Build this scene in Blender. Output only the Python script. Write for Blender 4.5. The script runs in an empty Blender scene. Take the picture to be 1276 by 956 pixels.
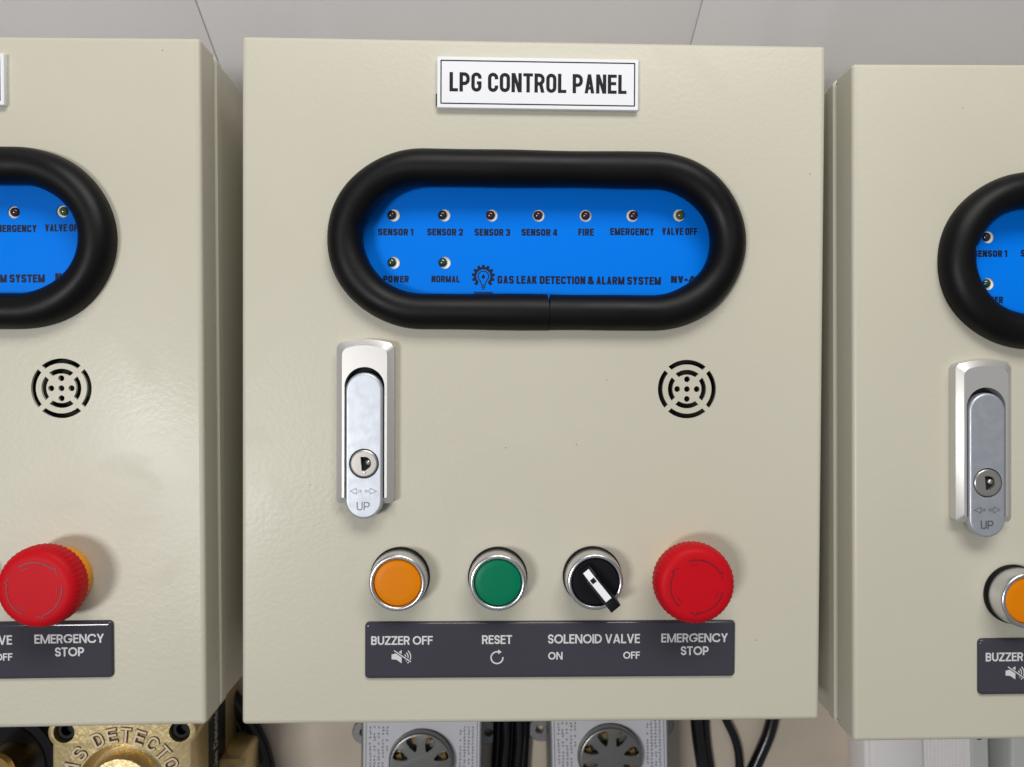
import bpy, bmesh, math, random
import mathutils
from mathutils import Vector, Matrix, Euler
from mathutils.geometry import tessellate_polygon

random.seed(7)
PI = math.pi
scene = bpy.context.scene
col = scene.collection
ZF = 0.150                                   # height of the panel faces above the floor (m)

# ------------------------------------------------------------------ camera
FPX, PXC, PYC = 950.0, 638.0, 478.0          # focal length and centre, photograph pixels
CAM_POS = Vector((-0.02338, 0.00549, 0.39237 + ZF))
CAM_ROT = Euler((-0.01386, -0.02872, 0.00482), 'XYZ')
cam = bpy.data.cameras.new('camera')
cam.sensor_fit = 'HORIZONTAL'; cam.sensor_width = 36.0
cam.lens = FPX / 1276.0 * 36.0
cam.clip_start = 0.01; cam.clip_end = 50
cam.dof.use_dof = True; cam.dof.focus_distance = 0.385; cam.dof.aperture_fstop = 9.0
camo = bpy.data.objects.new('camera', cam); col.objects.link(camo)
camo.location = CAM_POS; camo.rotation_euler = CAM_ROT
scene.camera = camo

# ------------------------------------------------------------------ light
world = bpy.data.worlds.new('World'); scene.world = world; world.use_nodes = True
wn = world.node_tree; wn.nodes.clear()
wo = wn.nodes.new('ShaderNodeOutputWorld'); wb = wn.nodes.new('ShaderNodeBackground')
tc = wn.nodes.new('ShaderNodeTexCoord'); sx = wn.nodes.new('ShaderNodeSeparateXYZ'); rp = wn.nodes.new('ShaderNodeValToRGB')
wn.links.new(tc.outputs['Generated'], sx.inputs[0]); wn.links.new(sx.outputs['Z'], rp.inputs['Fac'])
rp.color_ramp.elements[0].position = 0.0; rp.color_ramp.elements[0].color = (0.80, 0.76, 0.70, 1)
rp.color_ramp.elements[1].position = 0.9; rp.color_ramp.elements[1].color = (1.05, 1.10, 1.18, 1)
wn.links.new(rp.outputs['Color'], wb.inputs['Color']); wb.inputs['Strength'].default_value = 0.19
wn.links.new(wb.outputs[0], wo.inputs['Surface'])

def area(name, loc, target, sx_, sy_, power, color):
    l = bpy.data.lights.new(name, 'AREA'); l.shape = 'RECTANGLE'; l.size = sx_; l.size_y = sy_
    l.energy = power; l.color = color
    o = bpy.data.objects.new(name, l); col.objects.link(o); o.location = loc
    o.rotation_euler = (Vector(target) - Vector(loc)).to_track_quat('-Z', 'Y').to_euler()
    return o
area('ceiling_or_fill_lamp', (-0.98, -0.24, 2.05), (0, 0, 0.1), 0.28, 0.50, 19.0, (1.0, 0.99, 0.975))
area('ceiling_or_fill_lamp', (0.14, 0.93, 1.00), (0.0, 0.1, 0.1), 0.90, 0.40, 11.5, (1.0, 0.97, 0.92))  # fill lamp added beyond the panels' top edge to grade their brightness downwards

scene.view_settings.view_transform = 'Standard'
scene.view_settings.look = 'None'
scene.view_settings.exposure = 0.06
scene.view_settings.gamma = 1.0
scene.render.engine = 'CYCLES'
scene.render.resolution_x = 1024; scene.render.resolution_y = 767

# ------------------------------------------------------------------ pixel -> place
_q = CAM_ROT.to_matrix()
def P(px, py, z=0.0):
    """Point (m) on the horizontal plane z metres above the panel faces that the pixel looks at."""
    d = _q @ Vector(((px - PXC) / FPX, -(py - PYC) / FPX, -1.0))
    t = (z + ZF - CAM_POS.z) / d.z
    return CAM_POS + d * t
def M(px, py, zmm=0.0):
    """The same in millimetres, relative to the middle panel's face centre."""
    p = P(px, py, zmm / 1000.0)
    return p.x * 1000.0, p.y * 1000.0

# ------------------------------------------------------------------ materials
def lin(c):
    return tuple(((v / 255.0) / 12.92 if v / 255.0 <= 0.04045 else ((v / 255.0 + 0.055) / 1.055) ** 2.4) for v in c) + (1.0,)
MATS = {}
def mat(name, rgb, rough=0.5, metal=0.0, bump=None, vary=0.0, vscale=12.0, spec=0.5, coat=0.0, rvary=0.0, ior=None):
    if name in MATS: return MATS[name]
    m = bpy.data.materials.new(name); m.use_nodes = True
    n = m.node_tree; b = n.nodes['Principled BSDF']
    base = lin(rgb)
    b.inputs['Base Color'].default_value = base
    b.inputs['Roughness'].default_value = rough; b.inputs['Metallic'].default_value = metal
    b.inputs['Specular IOR Level'].default_value = spec
    if coat: b.inputs['Coat Weight'].default_value = coat; b.inputs['Coat Roughness'].default_value = 0.06
    t = n.nodes.new('ShaderNodeTexCoord')
    if vary or rvary:
        z = n.nodes.new('ShaderNodeTexNoise'); z.inputs['Scale'].default_value = vscale; z.inputs['Detail'].default_value = 5
        n.links.new(t.outputs['Object'], z.inputs['Vector'])
    if vary:
        mx = n.nodes.new('ShaderNodeMix'); mx.data_type = 'RGBA'
        mx.inputs[6].default_value = tuple(c * (1 - vary) for c in base[:3]) + (1,)
        mx.inputs[7].default_value = tuple(min(1, c * (1 + vary)) for c in base[:3]) + (1,)
        n.links.new(z.outputs['Fac'], mx.inputs[0]); n.links.new(mx.outputs[2], b.inputs['Base Color'])
    if rvary:
        mr = n.nodes.new('ShaderNodeMapRange'); mr.inputs[1].default_value = 0.3; mr.inputs[2].default_value = 0.7
        mr.inputs[3].default_value = max(0.02, rough - rvary); mr.inputs[4].default_value = rough + rvary
        n.links.new(z.outputs['Fac'], mr.inputs[0]); n.links.new(mr.outputs[0], b.inputs['Roughness'])
    if bump:
        scale, strength, dist = bump[:3]
        z2 = n.nodes.new('ShaderNodeTexNoise'); z2.inputs['Scale'].default_value = scale; z2.inputs['Detail'].default_value = 2
        bp = n.nodes.new('ShaderNodeBump'); bp.inputs['Strength'].default_value = strength; bp.inputs['Distance'].default_value = dist
        src = t.outputs['Object']
        if len(bump) > 3:
            mp = n.nodes.new('ShaderNodeMapping'); mp.inputs['Scale'].default_value = bump[3]
            n.links.new(src, mp.inputs[0]); src = mp.outputs[0]
        n.links.new(src, z2.inputs['Vector']); n.links.new(z2.outputs['Fac'], bp.inputs['Height'])
        n.links.new(bp.outputs[0], b.inputs['Normal'])
    MATS[name] = m
    return m

POWDER = mat('powder_coat', (192, 188, 172), 0.36, spec=0.33, bump=(430, 0.16, 0.0006), vary=0.03, vscale=9, rvary=0.07)
def add_specks(m):
    n = m.node_tree; b = n.nodes['Principled BSDF']
    src = b.inputs['Base Color'].links[0].from_socket
    t = [x for x in n.nodes if x.type == 'TEX_COORD'][0]
    v = n.nodes.new('ShaderNodeTexVoronoi'); v.inputs['Scale'].default_value = 38
    n.links.new(t.outputs['Object'], v.inputs['Vector'])
    lt = n.nodes.new('ShaderNodeMath'); lt.operation = 'LESS_THAN'; lt.inputs[1].default_value = 0.013
    n.links.new(v.outputs['Distance'], lt.inputs[0])
    s = n.nodes.new('ShaderNodeSeparateColor'); n.links.new(v.outputs['Color'], s.inputs[0])
    g = n.nodes.new('ShaderNodeMath'); g.operation = 'GREATER_THAN'; g.inputs[1].default_value = 0.55
    n.links.new(s.outputs[0], g.inputs[0])
    a = n.nodes.new('ShaderNodeMath'); a.operation = 'MULTIPLY'
    n.links.new(lt.outputs[0], a.inputs[0]); n.links.new(g.outputs[0], a.inputs[1])
    f = n.nodes.new('ShaderNodeMath'); f.operation = 'MULTIPLY'; f.inputs[1].default_value = 0.75
    n.links.new(a.outputs[0], f.inputs[0])
    mx = n.nodes.new('ShaderNodeMix'); mx.data_type = 'RGBA'; mx.inputs[7].default_value = (0.10, 0.085, 0.06, 1)
    n.links.new(f.outputs[0], mx.inputs[0]); n.links.new(src, mx.inputs[6]); n.links.new(mx.outputs[2], b.inputs['Base Color'])
add_specks(POWDER)
def per_object(m):
    n = m.node_tree; t = [x for x in n.nodes if x.type == 'TEX_COORD'][0]
    oi = n.nodes.new('ShaderNodeObjectInfo'); ad = n.nodes.new('ShaderNodeVectorMath'); ad.operation = 'ADD'
    outs = [l.to_socket for l in t.outputs['Object'].links]
    n.links.new(t.outputs['Object'], ad.inputs[0]); n.links.new(oi.outputs['Random'], ad.inputs[1])
    for o in outs: n.links.new(ad.outputs[0], o)
def smudges(m):
    n = m.node_tree; b = n.nodes['Principled BSDF']; src = b.inputs['Roughness'].links[0].from_socket
    t = [x for x in n.nodes if x.type == 'TEX_COORD'][0]
    z = n.nodes.new('ShaderNodeTexNoise'); z.inputs['Scale'].default_value = 21; z.inputs['Detail'].default_value = 3; z.inputs['Distortion'].default_value = 0.6
    n.links.new(t.outputs['Object'], z.inputs['Vector'])
    mr = n.nodes.new('ShaderNodeMapRange'); mr.inputs[1].default_value = 0.56; mr.inputs[2].default_value = 0.66; mr.inputs[3].default_value = 0.0; mr.inputs[4].default_value = 0.08
    n.links.new(z.outputs['Fac'], mr.inputs[0])
    ad = n.nodes.new('ShaderNodeMath'); n.links.new(src, ad.inputs[0]); n.links.new(mr.outputs[0], ad.inputs[1]); n.links.new(ad.outputs[0], b.inputs['Roughness'])
smudges(POWDER)
per_object(POWDER)
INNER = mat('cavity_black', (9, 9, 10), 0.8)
RUBBER = mat('black_rubber', (5, 5, 7), 0.46, spec=0.22, bump=(900, 0.10, 0.0004), rvary=0.06, vscale=30)
BLUE = mat('blue_film', (0, 118, 232), 0.45, spec=0.06, bump=(60, 0.06, 0.001))
BLUEINK = mat('dark_print', (18, 26, 50), 0.5, spec=0.2)
BOARD = mat('white_board', (240, 233, 214), 0.6)
LEDRED = mat('led_dark_red', (58, 32, 36), 0.16, coat=0.5)
LEDGREY = mat('led_smoke', (44, 36, 44), 0.16, coat=0.5)
LEDGREEN = mat('led_dark_green', (34, 62, 50), 0.16, coat=0.5)
LEDOLIVE = mat('led_olive', (82, 96, 48), 0.16, coat=0.5)
WHITEPL = mat('white_acrylic', (228, 229, 234), 0.35, vary=0.02, vscale=40)
BLACKINK = mat('black_print', (14, 16, 24), 0.5, spec=0.2)
LABEL = mat('domed_label', (62, 60, 69), 0.08, spec=0.4, bump=(45, 0.05, 0.002), vary=0.08, vscale=14)
SILVERINK = mat('silver_print', (205, 204, 206), 0.5)
CHROME = mat('chrome', (216, 216, 220), 0.27, 1.0)
SATIN = mat('satin_zinc', (190, 195, 203), 0.46, 0.75, bump=(500, 0.05, 0.0003, (1, 0.25, 1)), rvary=0.05, vscale=200)
ZINCEDGE = mat('cast_zinc', (206, 204, 202), 0.42, 0.65, bump=(700, 0.04, 0.0003))
NICKEL = mat('nickel', (176, 173, 168), 0.28, 0.75)
GASKET = mat('black_gasket', (8, 8, 9), 0.5, spec=0.2)
BLACKPL = mat('black_plastic', (7, 8, 11), 0.38, spec=0.3, bump=(800, 0.06, 0.0003))
ORANGE = mat('orange_lens', (212, 122, 0), 0.42, spec=0.15, vary=0.05, vscale=60)
GREEN = mat('green_lens', (0, 112, 78), 0.42, spec=0.15, vary=0.05, vscale=60)
ORANGESIDE = mat('orange_lens_edge', (150, 66, 10), 0.4)
RED = mat('red_plastic', (188, 13, 27), 0.5, spec=0.12, bump=(500, 0.05, 0.0003), vary=0.03, vscale=40)
REDMARK = mat('red_mark', (118, 6, 24), 0.45)
YELLOW = mat('yellow_plastic', (232, 152, 18), 0.4)
WHITEMARK = mat('white_insert', (232, 234, 242), 0.4)
GOLD = mat('gold_cast', (214, 192, 142), 0.34, 0.7, bump=(420, 0.28, 0.0010, (1.0, 0.6, 1)), vary=0.12, vscale=60)
GOLDLET = mat('gold_raised', (208, 192, 160), 0.42, 0.7)
LETBASE = mat('brown_letter_base', (92, 66, 40), 0.6, 0.3)  # dark brown of the wider low layer under each raised letter
BRASS = mat('brass', (180, 146, 88), 0.3, 1.0)
CASTGREY = mat('cast_grey', (142, 142, 142), 0.42, 0.75, bump=(260, 0.25, 0.0008), vary=0.1, vscale=60)
CAPGREY = mat('cap_grey', (140, 139, 136), 0.36, 0.9, bump=(500, 0.12, 0.0004), vary=0.06, vscale=80)
PLATE = mat('printed_plate', (208, 208, 215), 0.38, 0.1, vary=0.02)
PLATEINK = mat('plate_print', (62, 66, 84), 0.6)
CABLE = mat('cable_black', (12, 12, 16), 0.22, rvary=0.05, vscale=60)
WHITEBOX = mat('white_abs', (240, 236, 236), 0.42, vary=0.02)
GREYBOX = mat('light_grey_abs', (196, 198, 196), 0.45)
TILE = mat('glazed_tile', (238, 236, 241), 0.12, vary=0.03, vscale=7, bump=(24, 0.10, 0.002))
GROUT = mat('grout', (214, 210, 208), 0.8)
FLOORM = mat('floor_stone', (196, 183, 166), 0.4, vary=0.13, vscale=26, rvary=0.06)

# ------------------------------------------------------------------ geometry helpers (millimetres in, metres out)
def mesh_from(name, verts, faces, m, smooth=38, mats=None, fm=None):
    me = bpy.data.meshes.new(name)
    me.from_pydata([(v[0] / 1000.0, v[1] / 1000.0, v[2] / 1000.0) for v in verts], [], faces)
    for mm in (mats or [m]): me.materials.append(mm)
    if fm:
        for p, i in zip(me.polygons, fm): p.material_index = i
    bm = bmesh.new(); bm.from_mesh(me)
    bmesh.ops.remove_doubles(bm, verts=bm.verts, dist=1e-7)
    bmesh.ops.recalc_face_normals(bm, faces=bm.faces)
    bm.to_mesh(me); bm.free()
    if smooth:
        for p in me.polygons: p.use_smooth = True
        me.set_sharp_from_angle(angle=math.radians(smooth))
    me.update()
    return me

class G:
    """Collects raw geometry."""
    def __init__(s): s.v = []; s.f = []
    def add(s, v, f):
        k = len(s.v); s.v += [tuple(x) for x in v]; s.f += [tuple(i + k for i in q) for q in f]; return s
    def xf(s, mtx): s.v = [tuple(mtx @ Vector(p)) for p in s.v]; return s
    def shift(s, x=0, y=0, z=0): s.v = [(a + x, b + y, c + z) for a, b, c in s.v]; return s

def rrect(w, h, r, n=8, cx=0, cy=0):
    pts = []
    for (x, y, a0) in ((w/2 - r, h/2 - r, 0), (-w/2 + r, h/2 - r, PI/2), (-w/2 + r, -h/2 + r, PI), (w/2 - r, -h/2 + r, 1.5*PI)):
        for i in range(n + 1):
            a = a0 + PI/2 * i / n
            pts.append((cx + x + r * math.cos(a), cy + y + r * math.sin(a)))
    return pts
def circ(r, n=32, cx=0, cy=0):
    return [(cx + r * math.cos(2*PI*i/n), cy + r * math.sin(2*PI*i/n)) for i in range(n)]
def oblong(w, h, a, n=24, cx=0, cy=0):
    """Straight top and bottom, elliptical ends of half-width a."""
    pts = []
    for i in range(n + 1):
        t = PI/2 - PI * i / n
        pts.append((cx + w/2 - a + a * math.cos(t), cy + h/2 * math.sin(t)))
    for i in range(n + 1):
        t = -PI/2 - PI * i / n
        pts.append((cx - w/2 + a + a * math.cos(t), cy + h/2 * math.sin(t)))
    return pts[::-1]
def area2(p): return sum(p[i][0]*p[(i+1) % len(p)][1] - p[(i+1) % len(p)][0]*p[i][1] for i in range(len(p)))
def offset(p, d):
    """Inset a counter-clockwise outline by d."""
    n = len(p); out = []
    s = 1 if area2(p) > 0 else -1
    for i in range(n):
        a, b, c = Vector(p[i-1]), Vector(p[i]), Vector(p[(i+1) % n])
        e1 = (b - a); e2 = (c - b)
        if e1.length < 1e-9: e1 = e2
        if e2.length < 1e-9: e2 = e1
        e1.normalize(); e2.normalize()
        n1 = Vector((-e1.y, e1.x)) * s; n2 = Vector((-e2.y, e2.x)) * s
        m = (n1 + n2); m = m / max(0.3, m.dot(n1)) if m.length > 1e-6 else n1
        out.append((b.x + m.x * d, b.y + m.y * d))
    return out
def loft(g, outer, holes, prof, hole_depth=1.5, bottom=False):
    """Outline raised through (inset, z) steps and capped; holes go through the cap."""
    n = len(outer); rings = [[(x, y, z) for x, y in offset(outer, ins)] if ins else [(x, y, z) for x, y in outer] for ins, z in prof]
    v = [p for r in rings for p in r]; f = []
    for k in range(len(rings) - 1):
        for i in range(n):
            j = (i + 1) % n
            f.append((k*n + i, k*n + j, (k+1)*n + j, (k+1)*n + i))
    g.add(v, f)
    top = rings[-1]; z = prof[-1][1]
    loops = [[Vector(p) for p in top]] + [[Vector((x, y, z)) for x, y in h] for h in holes]
    tv = [tuple(p) for l in loops for p in l]
    g.add(tv, [tuple(t) for t in tessellate_polygon(loops)])
    for h in holes:
        m = len(h); hv = [(x, y, z) for x, y in h] + [(x, y, z - hole_depth) for x, y in h]
        g.add(hv, [(i, (i+1) % m, m + (i+1) % m, m + i) for i in range(m)])
    if bottom:
        lp = [Vector(p) for p in rings[0]]
        g.add([tuple(p) for p in lp], [tuple(t) for t in tessellate_polygon([lp])])
    return g
def lathe(g, prof, n=48, cx=0, cy=0, close=True):
    v = []; f = []; k = len(prof)
    for r, z in prof:
        v += [(cx + r * math.cos(2*PI*i/n), cy + r * math.sin(2*PI*i/n), z) for i in range(n)]
    for a in range(k - 1):
        for i in range(n):
            j = (i + 1) % n
            f.append((a*n + i, a*n + j, (a+1)*n + j, (a+1)*n + i))
    g.add(v, f)
    if close and prof[-1][0] > 1e-6: g.add([v[(k-1)*n + i] for i in range(n)], [tuple(range(n))])
    return g
def box(g, x0, x1, y0, y1, z0, z1):
    v = [(x, y, z) for z in (z0, z1) for y in (y0, y1) for x in (x0, x1)]
    return g.add(v, [(0,1,3,2), (4,6,7,5), (0,4,5,1), (2,3,7,6), (0,2,6,4), (1,5,7,3)])
def tube(g, path, r, n=12, caps=True):
    path = [Vector(p) for p in path]; v = []; f = []; up = Vector((0.13, 0.21, 1)).normalized()
    for i, p in enumerate(path):
        t = (path[min(i+1, len(path)-1)] - path[max(i-1, 0)]).normalized()
        a = t.cross(up)
        a = a.normalized() if a.length > 1e-4 else t.orthogonal().normalized()
        b = a.cross(t).normalized()
        rr = r[i] if isinstance(r, (list, tuple)) else r
        v += [tuple(p + a * rr * math.cos(2*PI*k/n) + b * rr * math.sin(2*PI*k/n)) for k in range(n)]
    for i in range(len(path) - 1):
        for k in range(n):
            f.append((i*n + k, i*n + (k+1) % n, (i+1)*n + (k+1) % n, (i+1)*n + k))
    g.add(v, f)
    if caps: g.add(v[:n], [tuple(range(n))]); g.add(v[-n:], [tuple(range(n))])
    return g
def strip(g, pts, w, z0, z1, closed=False):
    """A raised line of width w along 2-D points."""
    n = len(pts); L = []; R_ = []
    for i in range(n):
        a = Vector(pts[i-1] if (i or closed) else pts[i]); c = Vector(pts[(i+1) % n] if (i < n-1 or closed) else pts[i]); b = Vector(pts[i])
        e1 = (b - a); e2 = (c - b)
        if e1.length < 1e-9: e1 = e2
        if e2.length < 1e-9: e2 = e1
        e1.normalize(); e2.normalize()
        n1 = Vector((-e1.y, e1.x)); m = n1 + Vector((-e2.y, e2.x)); m = m / max(0.4, m.dot(n1))
        L.append(b + m * w/2); R_.append(b - m * w/2)
    v = [(p.x, p.y, z1) for p in L] + [(p.x, p.y, z1) for p in R_] + [(p.x, p.y, z0) for p in L] + [(p.x, p.y, z0) for p in R_]
    f = []
    for i in range(n if closed else n - 1):
        j = (i + 1) % n
        f += [(i, j, n + j, n + i), (2*n + i, 2*n + j, j, i), (n + i, n + j, 3*n + j, 3*n + i)]
    if not closed: f += [(0, n, 3*n, 2*n), (n-1, 3*n-1, 4*n-1, 2*n-1)]
    return g.add(v, f)
def flat(g, pts, z0, z1):
    return loft(g, pts, [], [(0, z0), (0, z1)])
def arc(r, a0, a1, n=16, cx=0, cy=0):
    return [(cx + r * math.cos(math.radians(a0 + (a1-a0)*i/n)), cy + r * math.sin(math.radians(a0 + (a1-a0)*i/n))) for i in range(n + 1)]

_tcache = {}
def glyphs(s, bold):
    k = (s, bold)
    if k not in _tcache:
        c = bpy.data.curves.new('lettering', 'FONT'); c.body = s; c.size = 1.0; c.offset = bold; c.resolution_u = 3
        o = bpy.data.objects.new('lettering', c); col.objects.link(o)
        bpy.context.view_layer.update()
        me = bpy.data.meshes.new_from_object(o.evaluated_get(bpy.context.evaluated_depsgraph_get()))
        v = [tuple(x.co) for x in me.vertices]; f = [tuple(p.vertices) for p in me.polygons]
        bpy.data.objects.remove(o); bpy.data.curves.remove(c); bpy.data.meshes.remove(me)
        _tcache[k] = (v, f)
    return _tcache[k]
def lettering(g, s, x0, x1, y0, y1, z, bold=0.02, slant=0.0):
    """The words fitted to a box (mm), laid at height z."""
    v, f = glyphs(s, bold)
    a, b = min(p[0] for p in v), max(p[0] for p in v); c, d = min(p[1] for p in v), max(p[1] for p in v)
    def T(p):
        u = (p[0] - a) / (b - a); w = (p[1] - c) / (d - c)
        return (x0 + u * (x1 - x0), y0 + w * (y1 - y0) + slant * u, z)
    return g.add([T(p) for p in v], f)

# ------------------------------------------------------------------ lettering: a plain sans built from bars, slants and bowls
def _round(pts, r, closed=False, n=7):
    """Polyline with its corners rounded to radius r."""
    out = []; N = len(pts)
    for i in range(N):
        if not closed and i in (0, N - 1): out.append(pts[i]); continue
        a, b, c = Vector(pts[i-1]), Vector(pts[i]), Vector(pts[(i+1) % N])
        e1, e2 = (a - b), (c - b); L = min(r, e1.length * (0.5 if (closed or i > 1) else 1), e2.length * (0.5 if (closed or i < N - 2) else 1))
        p, q = b + e1.normalized() * L, b + e2.normalized() * L
        for k in range(n + 1):                                  # circle-like blend
            t = PI / 2 * k / n; u = 1 - math.cos(t); w = 1 - math.sin(t)
            o = b + (p - b) * (1 - math.sin(t)) + (q - b) * (1 - math.cos(t))
            out.append((o.x, o.y))
    return out
def glyph(ch, w, h, t, k):
    """(polygons, strokes) of a capital in a box w x h with stroke t; k = roundness of the bowls."""
    a, b = t / 2, w - t / 2; c, d = t / 2, h - t / 2; m = h * 0.53
    R = k * min(w, h) * 0.62; th = t * 0.92
    rect = lambda x0, x1, y0, y1: [(x0, y0), (x1, y0), (x1, y1), (x0, y1)]
    V = lambda x: rect(x - t/2, x + t/2, 0, h)
    Hb = lambda y, x0, x1: rect(x0, x1, y - th/2, y + th/2)
    def D(x0, y0, x1, y1, f=1.0):
        L = math.hypot(x1 - x0, y1 - y0); hw = t * f * L / max(1e-6, abs(y1 - y0)) / 2
        return [(x0 - hw, y0), (x0 + hw, y0), (x1 + hw, y1), (x1 - hw, y1)]
    p, s = [], []
    hd = lambda: t * 0.56
    if ch == 'I': p = [rect(0, w, 0, h)]
    elif ch == 'L': p = [V(a), Hb(th/2, t, w)]
    elif ch == 'E': p = [V(a), Hb(th/2, t, w), Hb(m, t, w*0.94), Hb(h - th/2, t, w)]
    elif ch == 'F': p = [V(a), Hb(m - h*0.02, t, w*0.93), Hb(h - th/2, t, w)]
    elif ch == 'T': p = [rect(w/2 - t/2, w/2 + t/2, 0, h - th), Hb(h - th/2, 0, w)]
    elif ch == 'H': p = [V(a), V(b), Hb(m, t, w - t)]
    elif ch == 'N': p = [V(a), V(b), D(w - t*0.62, 0, t*0.62, h, 0.9)]
    elif ch == 'M': p = [V(a), V(b), D(w/2, 0, t*0.6, h, 0.82), D(w/2, 0, w - t*0.6, h, 0.82)]
    elif ch == 'V': p = [D(w/2, 0, hd(), h, 0.95), D(w/2, 0, w - hd(), h, 0.95)]
    elif ch == 'A': p = [D(hd(), 0, w/2, h, 0.95), D(w - hd(), 0, w/2, h, 0.95), rect(w*0.27, w*0.73, h*0.2, h*0.2 + th*0.85)]
    elif ch == 'W': p = [D(w*0.28, 0, hd(), h, .9), D(w*0.28, 0, w/2, h, .9), D(w*0.72, 0, w/2, h, .9), D(w*0.72, 0, w - hd(), h, .9)]
    elif ch == 'Y': p = [rect(w/2 - t/2, w/2 + t/2, 0, h*0.44), D(w/2, h*0.4, hd(), h, .95), D(w/2, h*0.4, w - hd(), h, .95)]
    elif ch == 'Z': p = [Hb(th/2, 0, w), Hb(h - th/2, 0, w), D(t*0.66, th*0.9, w - t*0.66, h - th*0.9)]
    elif ch == 'K': p = [V(a), D(w - hd(), 0, t*1.15, h*0.6), D(t*0.9, h*0.36, w - hd()*1.05, h)]
    elif ch == 'O': s = [(_round([(a, c), (b, c), (b, d), (a, d)], R, True), True)]
    elif ch == 'U': s = [(_round([(a, h), (a, c), (b, c), (b, h)], R), False)]
    elif ch == 'C': s = [(_round([(b, h*0.66), (b, d), (a, d), (a, c), (b, c), (b, h*0.34)], R), False)]
    elif ch == 'G':
        s = [(_round([(b, h*0.68), (b, d), (a, d), (a, c), (b, c), (b, h*0.5)], R), False)]; p = [rect(w*0.54, w, h*0.46 - th*0.5, h*0.46 + th*0.5)]
    elif ch == 'S': s = [(_round([(b, h*0.70), (b, d), (a, d), (a, h*0.52), (b, h*0.48), (b, c), (a, c), (a, h*0.30)], R * 0.85), False)]
    elif ch == 'D': p = [V(a)]; s = [(_round([(t*0.9, c), (b, c), (b, d), (t*0.9, d)], R * 1.15), False)]
    elif ch == 'P': p = [V(a)]; s = [(_round([(t*0.9, h*0.42), (b, h*0.42), (b, d), (t*0.9, d)], R), False)]
    elif ch == 'R':
        p = [V(a), D(w - hd(), 0, w*0.62, h*0.44)]; s = [(_round([(t*0.9, h*0.46), (b, h*0.46), (b, d), (t*0.9, d)], R), False)]
    elif ch == 'B':
        p = [V(a)]; s = [(_round([(t*0.9, h*0.52), (b - t*0.12, h*0.52), (b - t*0.12, d), (t*0.9, d)], R), False), (_round([(t*0.9, c), (b, c), (b, h*0.52), (t*0.9, h*0.52)], R), False)]
    elif ch == '-': p = [rect(0, w, h*0.30, h*0.30 + t)]
    elif ch == '1': p = [rect(w - t, w, 0, h), [(0, h*0.66), (w - t, h*0.74), (w - t, h), (w - t*1.3, h), (0, h*0.82)]]
    elif ch == '2': p = [Hb(th/2, 0, w)]; s = [(_round([(a, h*0.66), (a, d), (b, d), (b, h*0.5), (t*0.62, th*0.9)], R), False)]
    elif ch == '3': s = [(_round([(a, h*0.70), (a, d), (b, d), (b, h*0.52), (w*0.36, h*0.52)], R), False), (_round([(w*0.36, h*0.52), (b, h*0.52), (b, c), (a, c), (a, h*0.3)], R), False)]
    elif ch == '4': p = [rect(w*0.55, w*0.55 + t, 0, h), Hb(h*0.28, 0, w), D(t*0.5, h*0.28, w*0.58, h, .8)]
    elif ch == '&':
        s = [(_round([(w*0.98, 0.0 + t*0.2), (w*0.2, h*0.72), (w*0.2, d), (w*0.66, d), (w*0.66, h*0.62), (a, h*0.42), (a, c), (w*0.62, c), (w*0.92, h*0.46)], R * 0.6), False)]
    elif ch == 'a': s = [(_round([(t*.5, h*.52), (b, h*.52), (b, 0)], R*.5), False), (_round([(b, c), (a, c), (a, h*.32), (b, h*.32)], R*.4), False)]
    return p, s
_GW = {'I': None, '1': 0.62, '-': 0.55, ' ': 0.42, 'M': 1.30, 'W': 1.42, 'E': 0.88, 'F': 0.84, 'L': 0.82, 'T': 0.94, '&': 1.15}
_GWG = dict(_GW, **{'O': 1.42, 'C': 1.36, 'G': 1.42, 'D': 1.18, 'N': 1.18, 'M': 1.48, 'U': 1.08, 'S': 0.92, 'E': 0.84, 'R': 0.98, 'B': 0.96, 'V': 1.2, 'A': 1.22, 'Y': 1.14, 'Z': 0.98, 'P': 0.95})
def words(g, s, x0, x1, y0, y1, z, stem=0.30, k=0.45, gap=0.16, geo=False, space=None):
    """Words fitted exactly to a box (mm) at height z; stem = stroke as a share of a letter's width."""
    tab = _GWG if geo else _GW
    h = y1 - y0
    def wid(ch):
        if ch == ' ' and space: return space
        return (stem if tab.get(ch, 1.0) is None else tab.get(ch, 1.0))
    units = sum(wid(c) for c in s) + gap * sum(1 for i in range(len(s) - 1) if s[i] != ' ' and s[i+1] != ' ')
    u = (x1 - x0) / units; t = stem * u; x = x0; zz = z
    for i, ch in enumerate(s):
        w = wid(ch) * u
        if ch != ' ':
            p, st = glyph(ch, w, h, t, k)
            for q in p:
                zz = z + 0.004 * ((len(g.f) * 7) % 5)
                tri = tessellate_polygon([[Vector((x_, y_, 0)) for x_, y_ in q]])
                g.add([(x + a, y0 + b, zz) for a, b in q], [tuple(f) for f in tri])
            for pts, closed in st:
                zz = z + 0.004 * ((len(g.f) * 7) % 5) + 0.002
                k0 = len(g.v); gg = G(); strip(gg, pts, t, 0, 0, closed); n = len(pts)
                g.add([(x + a, y0 + b, zz) for a, b, _ in gg.v[:2*n]], [(i_, (i_+1) % n, n + (i_+1) % n, n + i_) for i_ in range(n if closed else n - 1)])
        x += w + (gap * u if (ch != ' ' and i + 1 < len(s) and s[i+1] != ' ') else 0)
    return g

# ------------------------------------------------------------------ scene objects
def link(name, data, parent=None, loc=None):
    o = bpy.data.objects.new(name, data); col.objects.link(o)
    if parent: o.parent = parent
    if loc: o.location = [c / 1000.0 for c in loc]
    return o
def tag(o, label=None, category=None, group=None, kind=None):
    if label: o['label'] = label
    if category: o['category'] = category
    if group: o['group'] = group
    if kind: o['kind'] = kind
    return o
_mc = {}
def shared(key, make):
    if key not in _mc: _mc[key] = make()
    return _mc[key]

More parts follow.
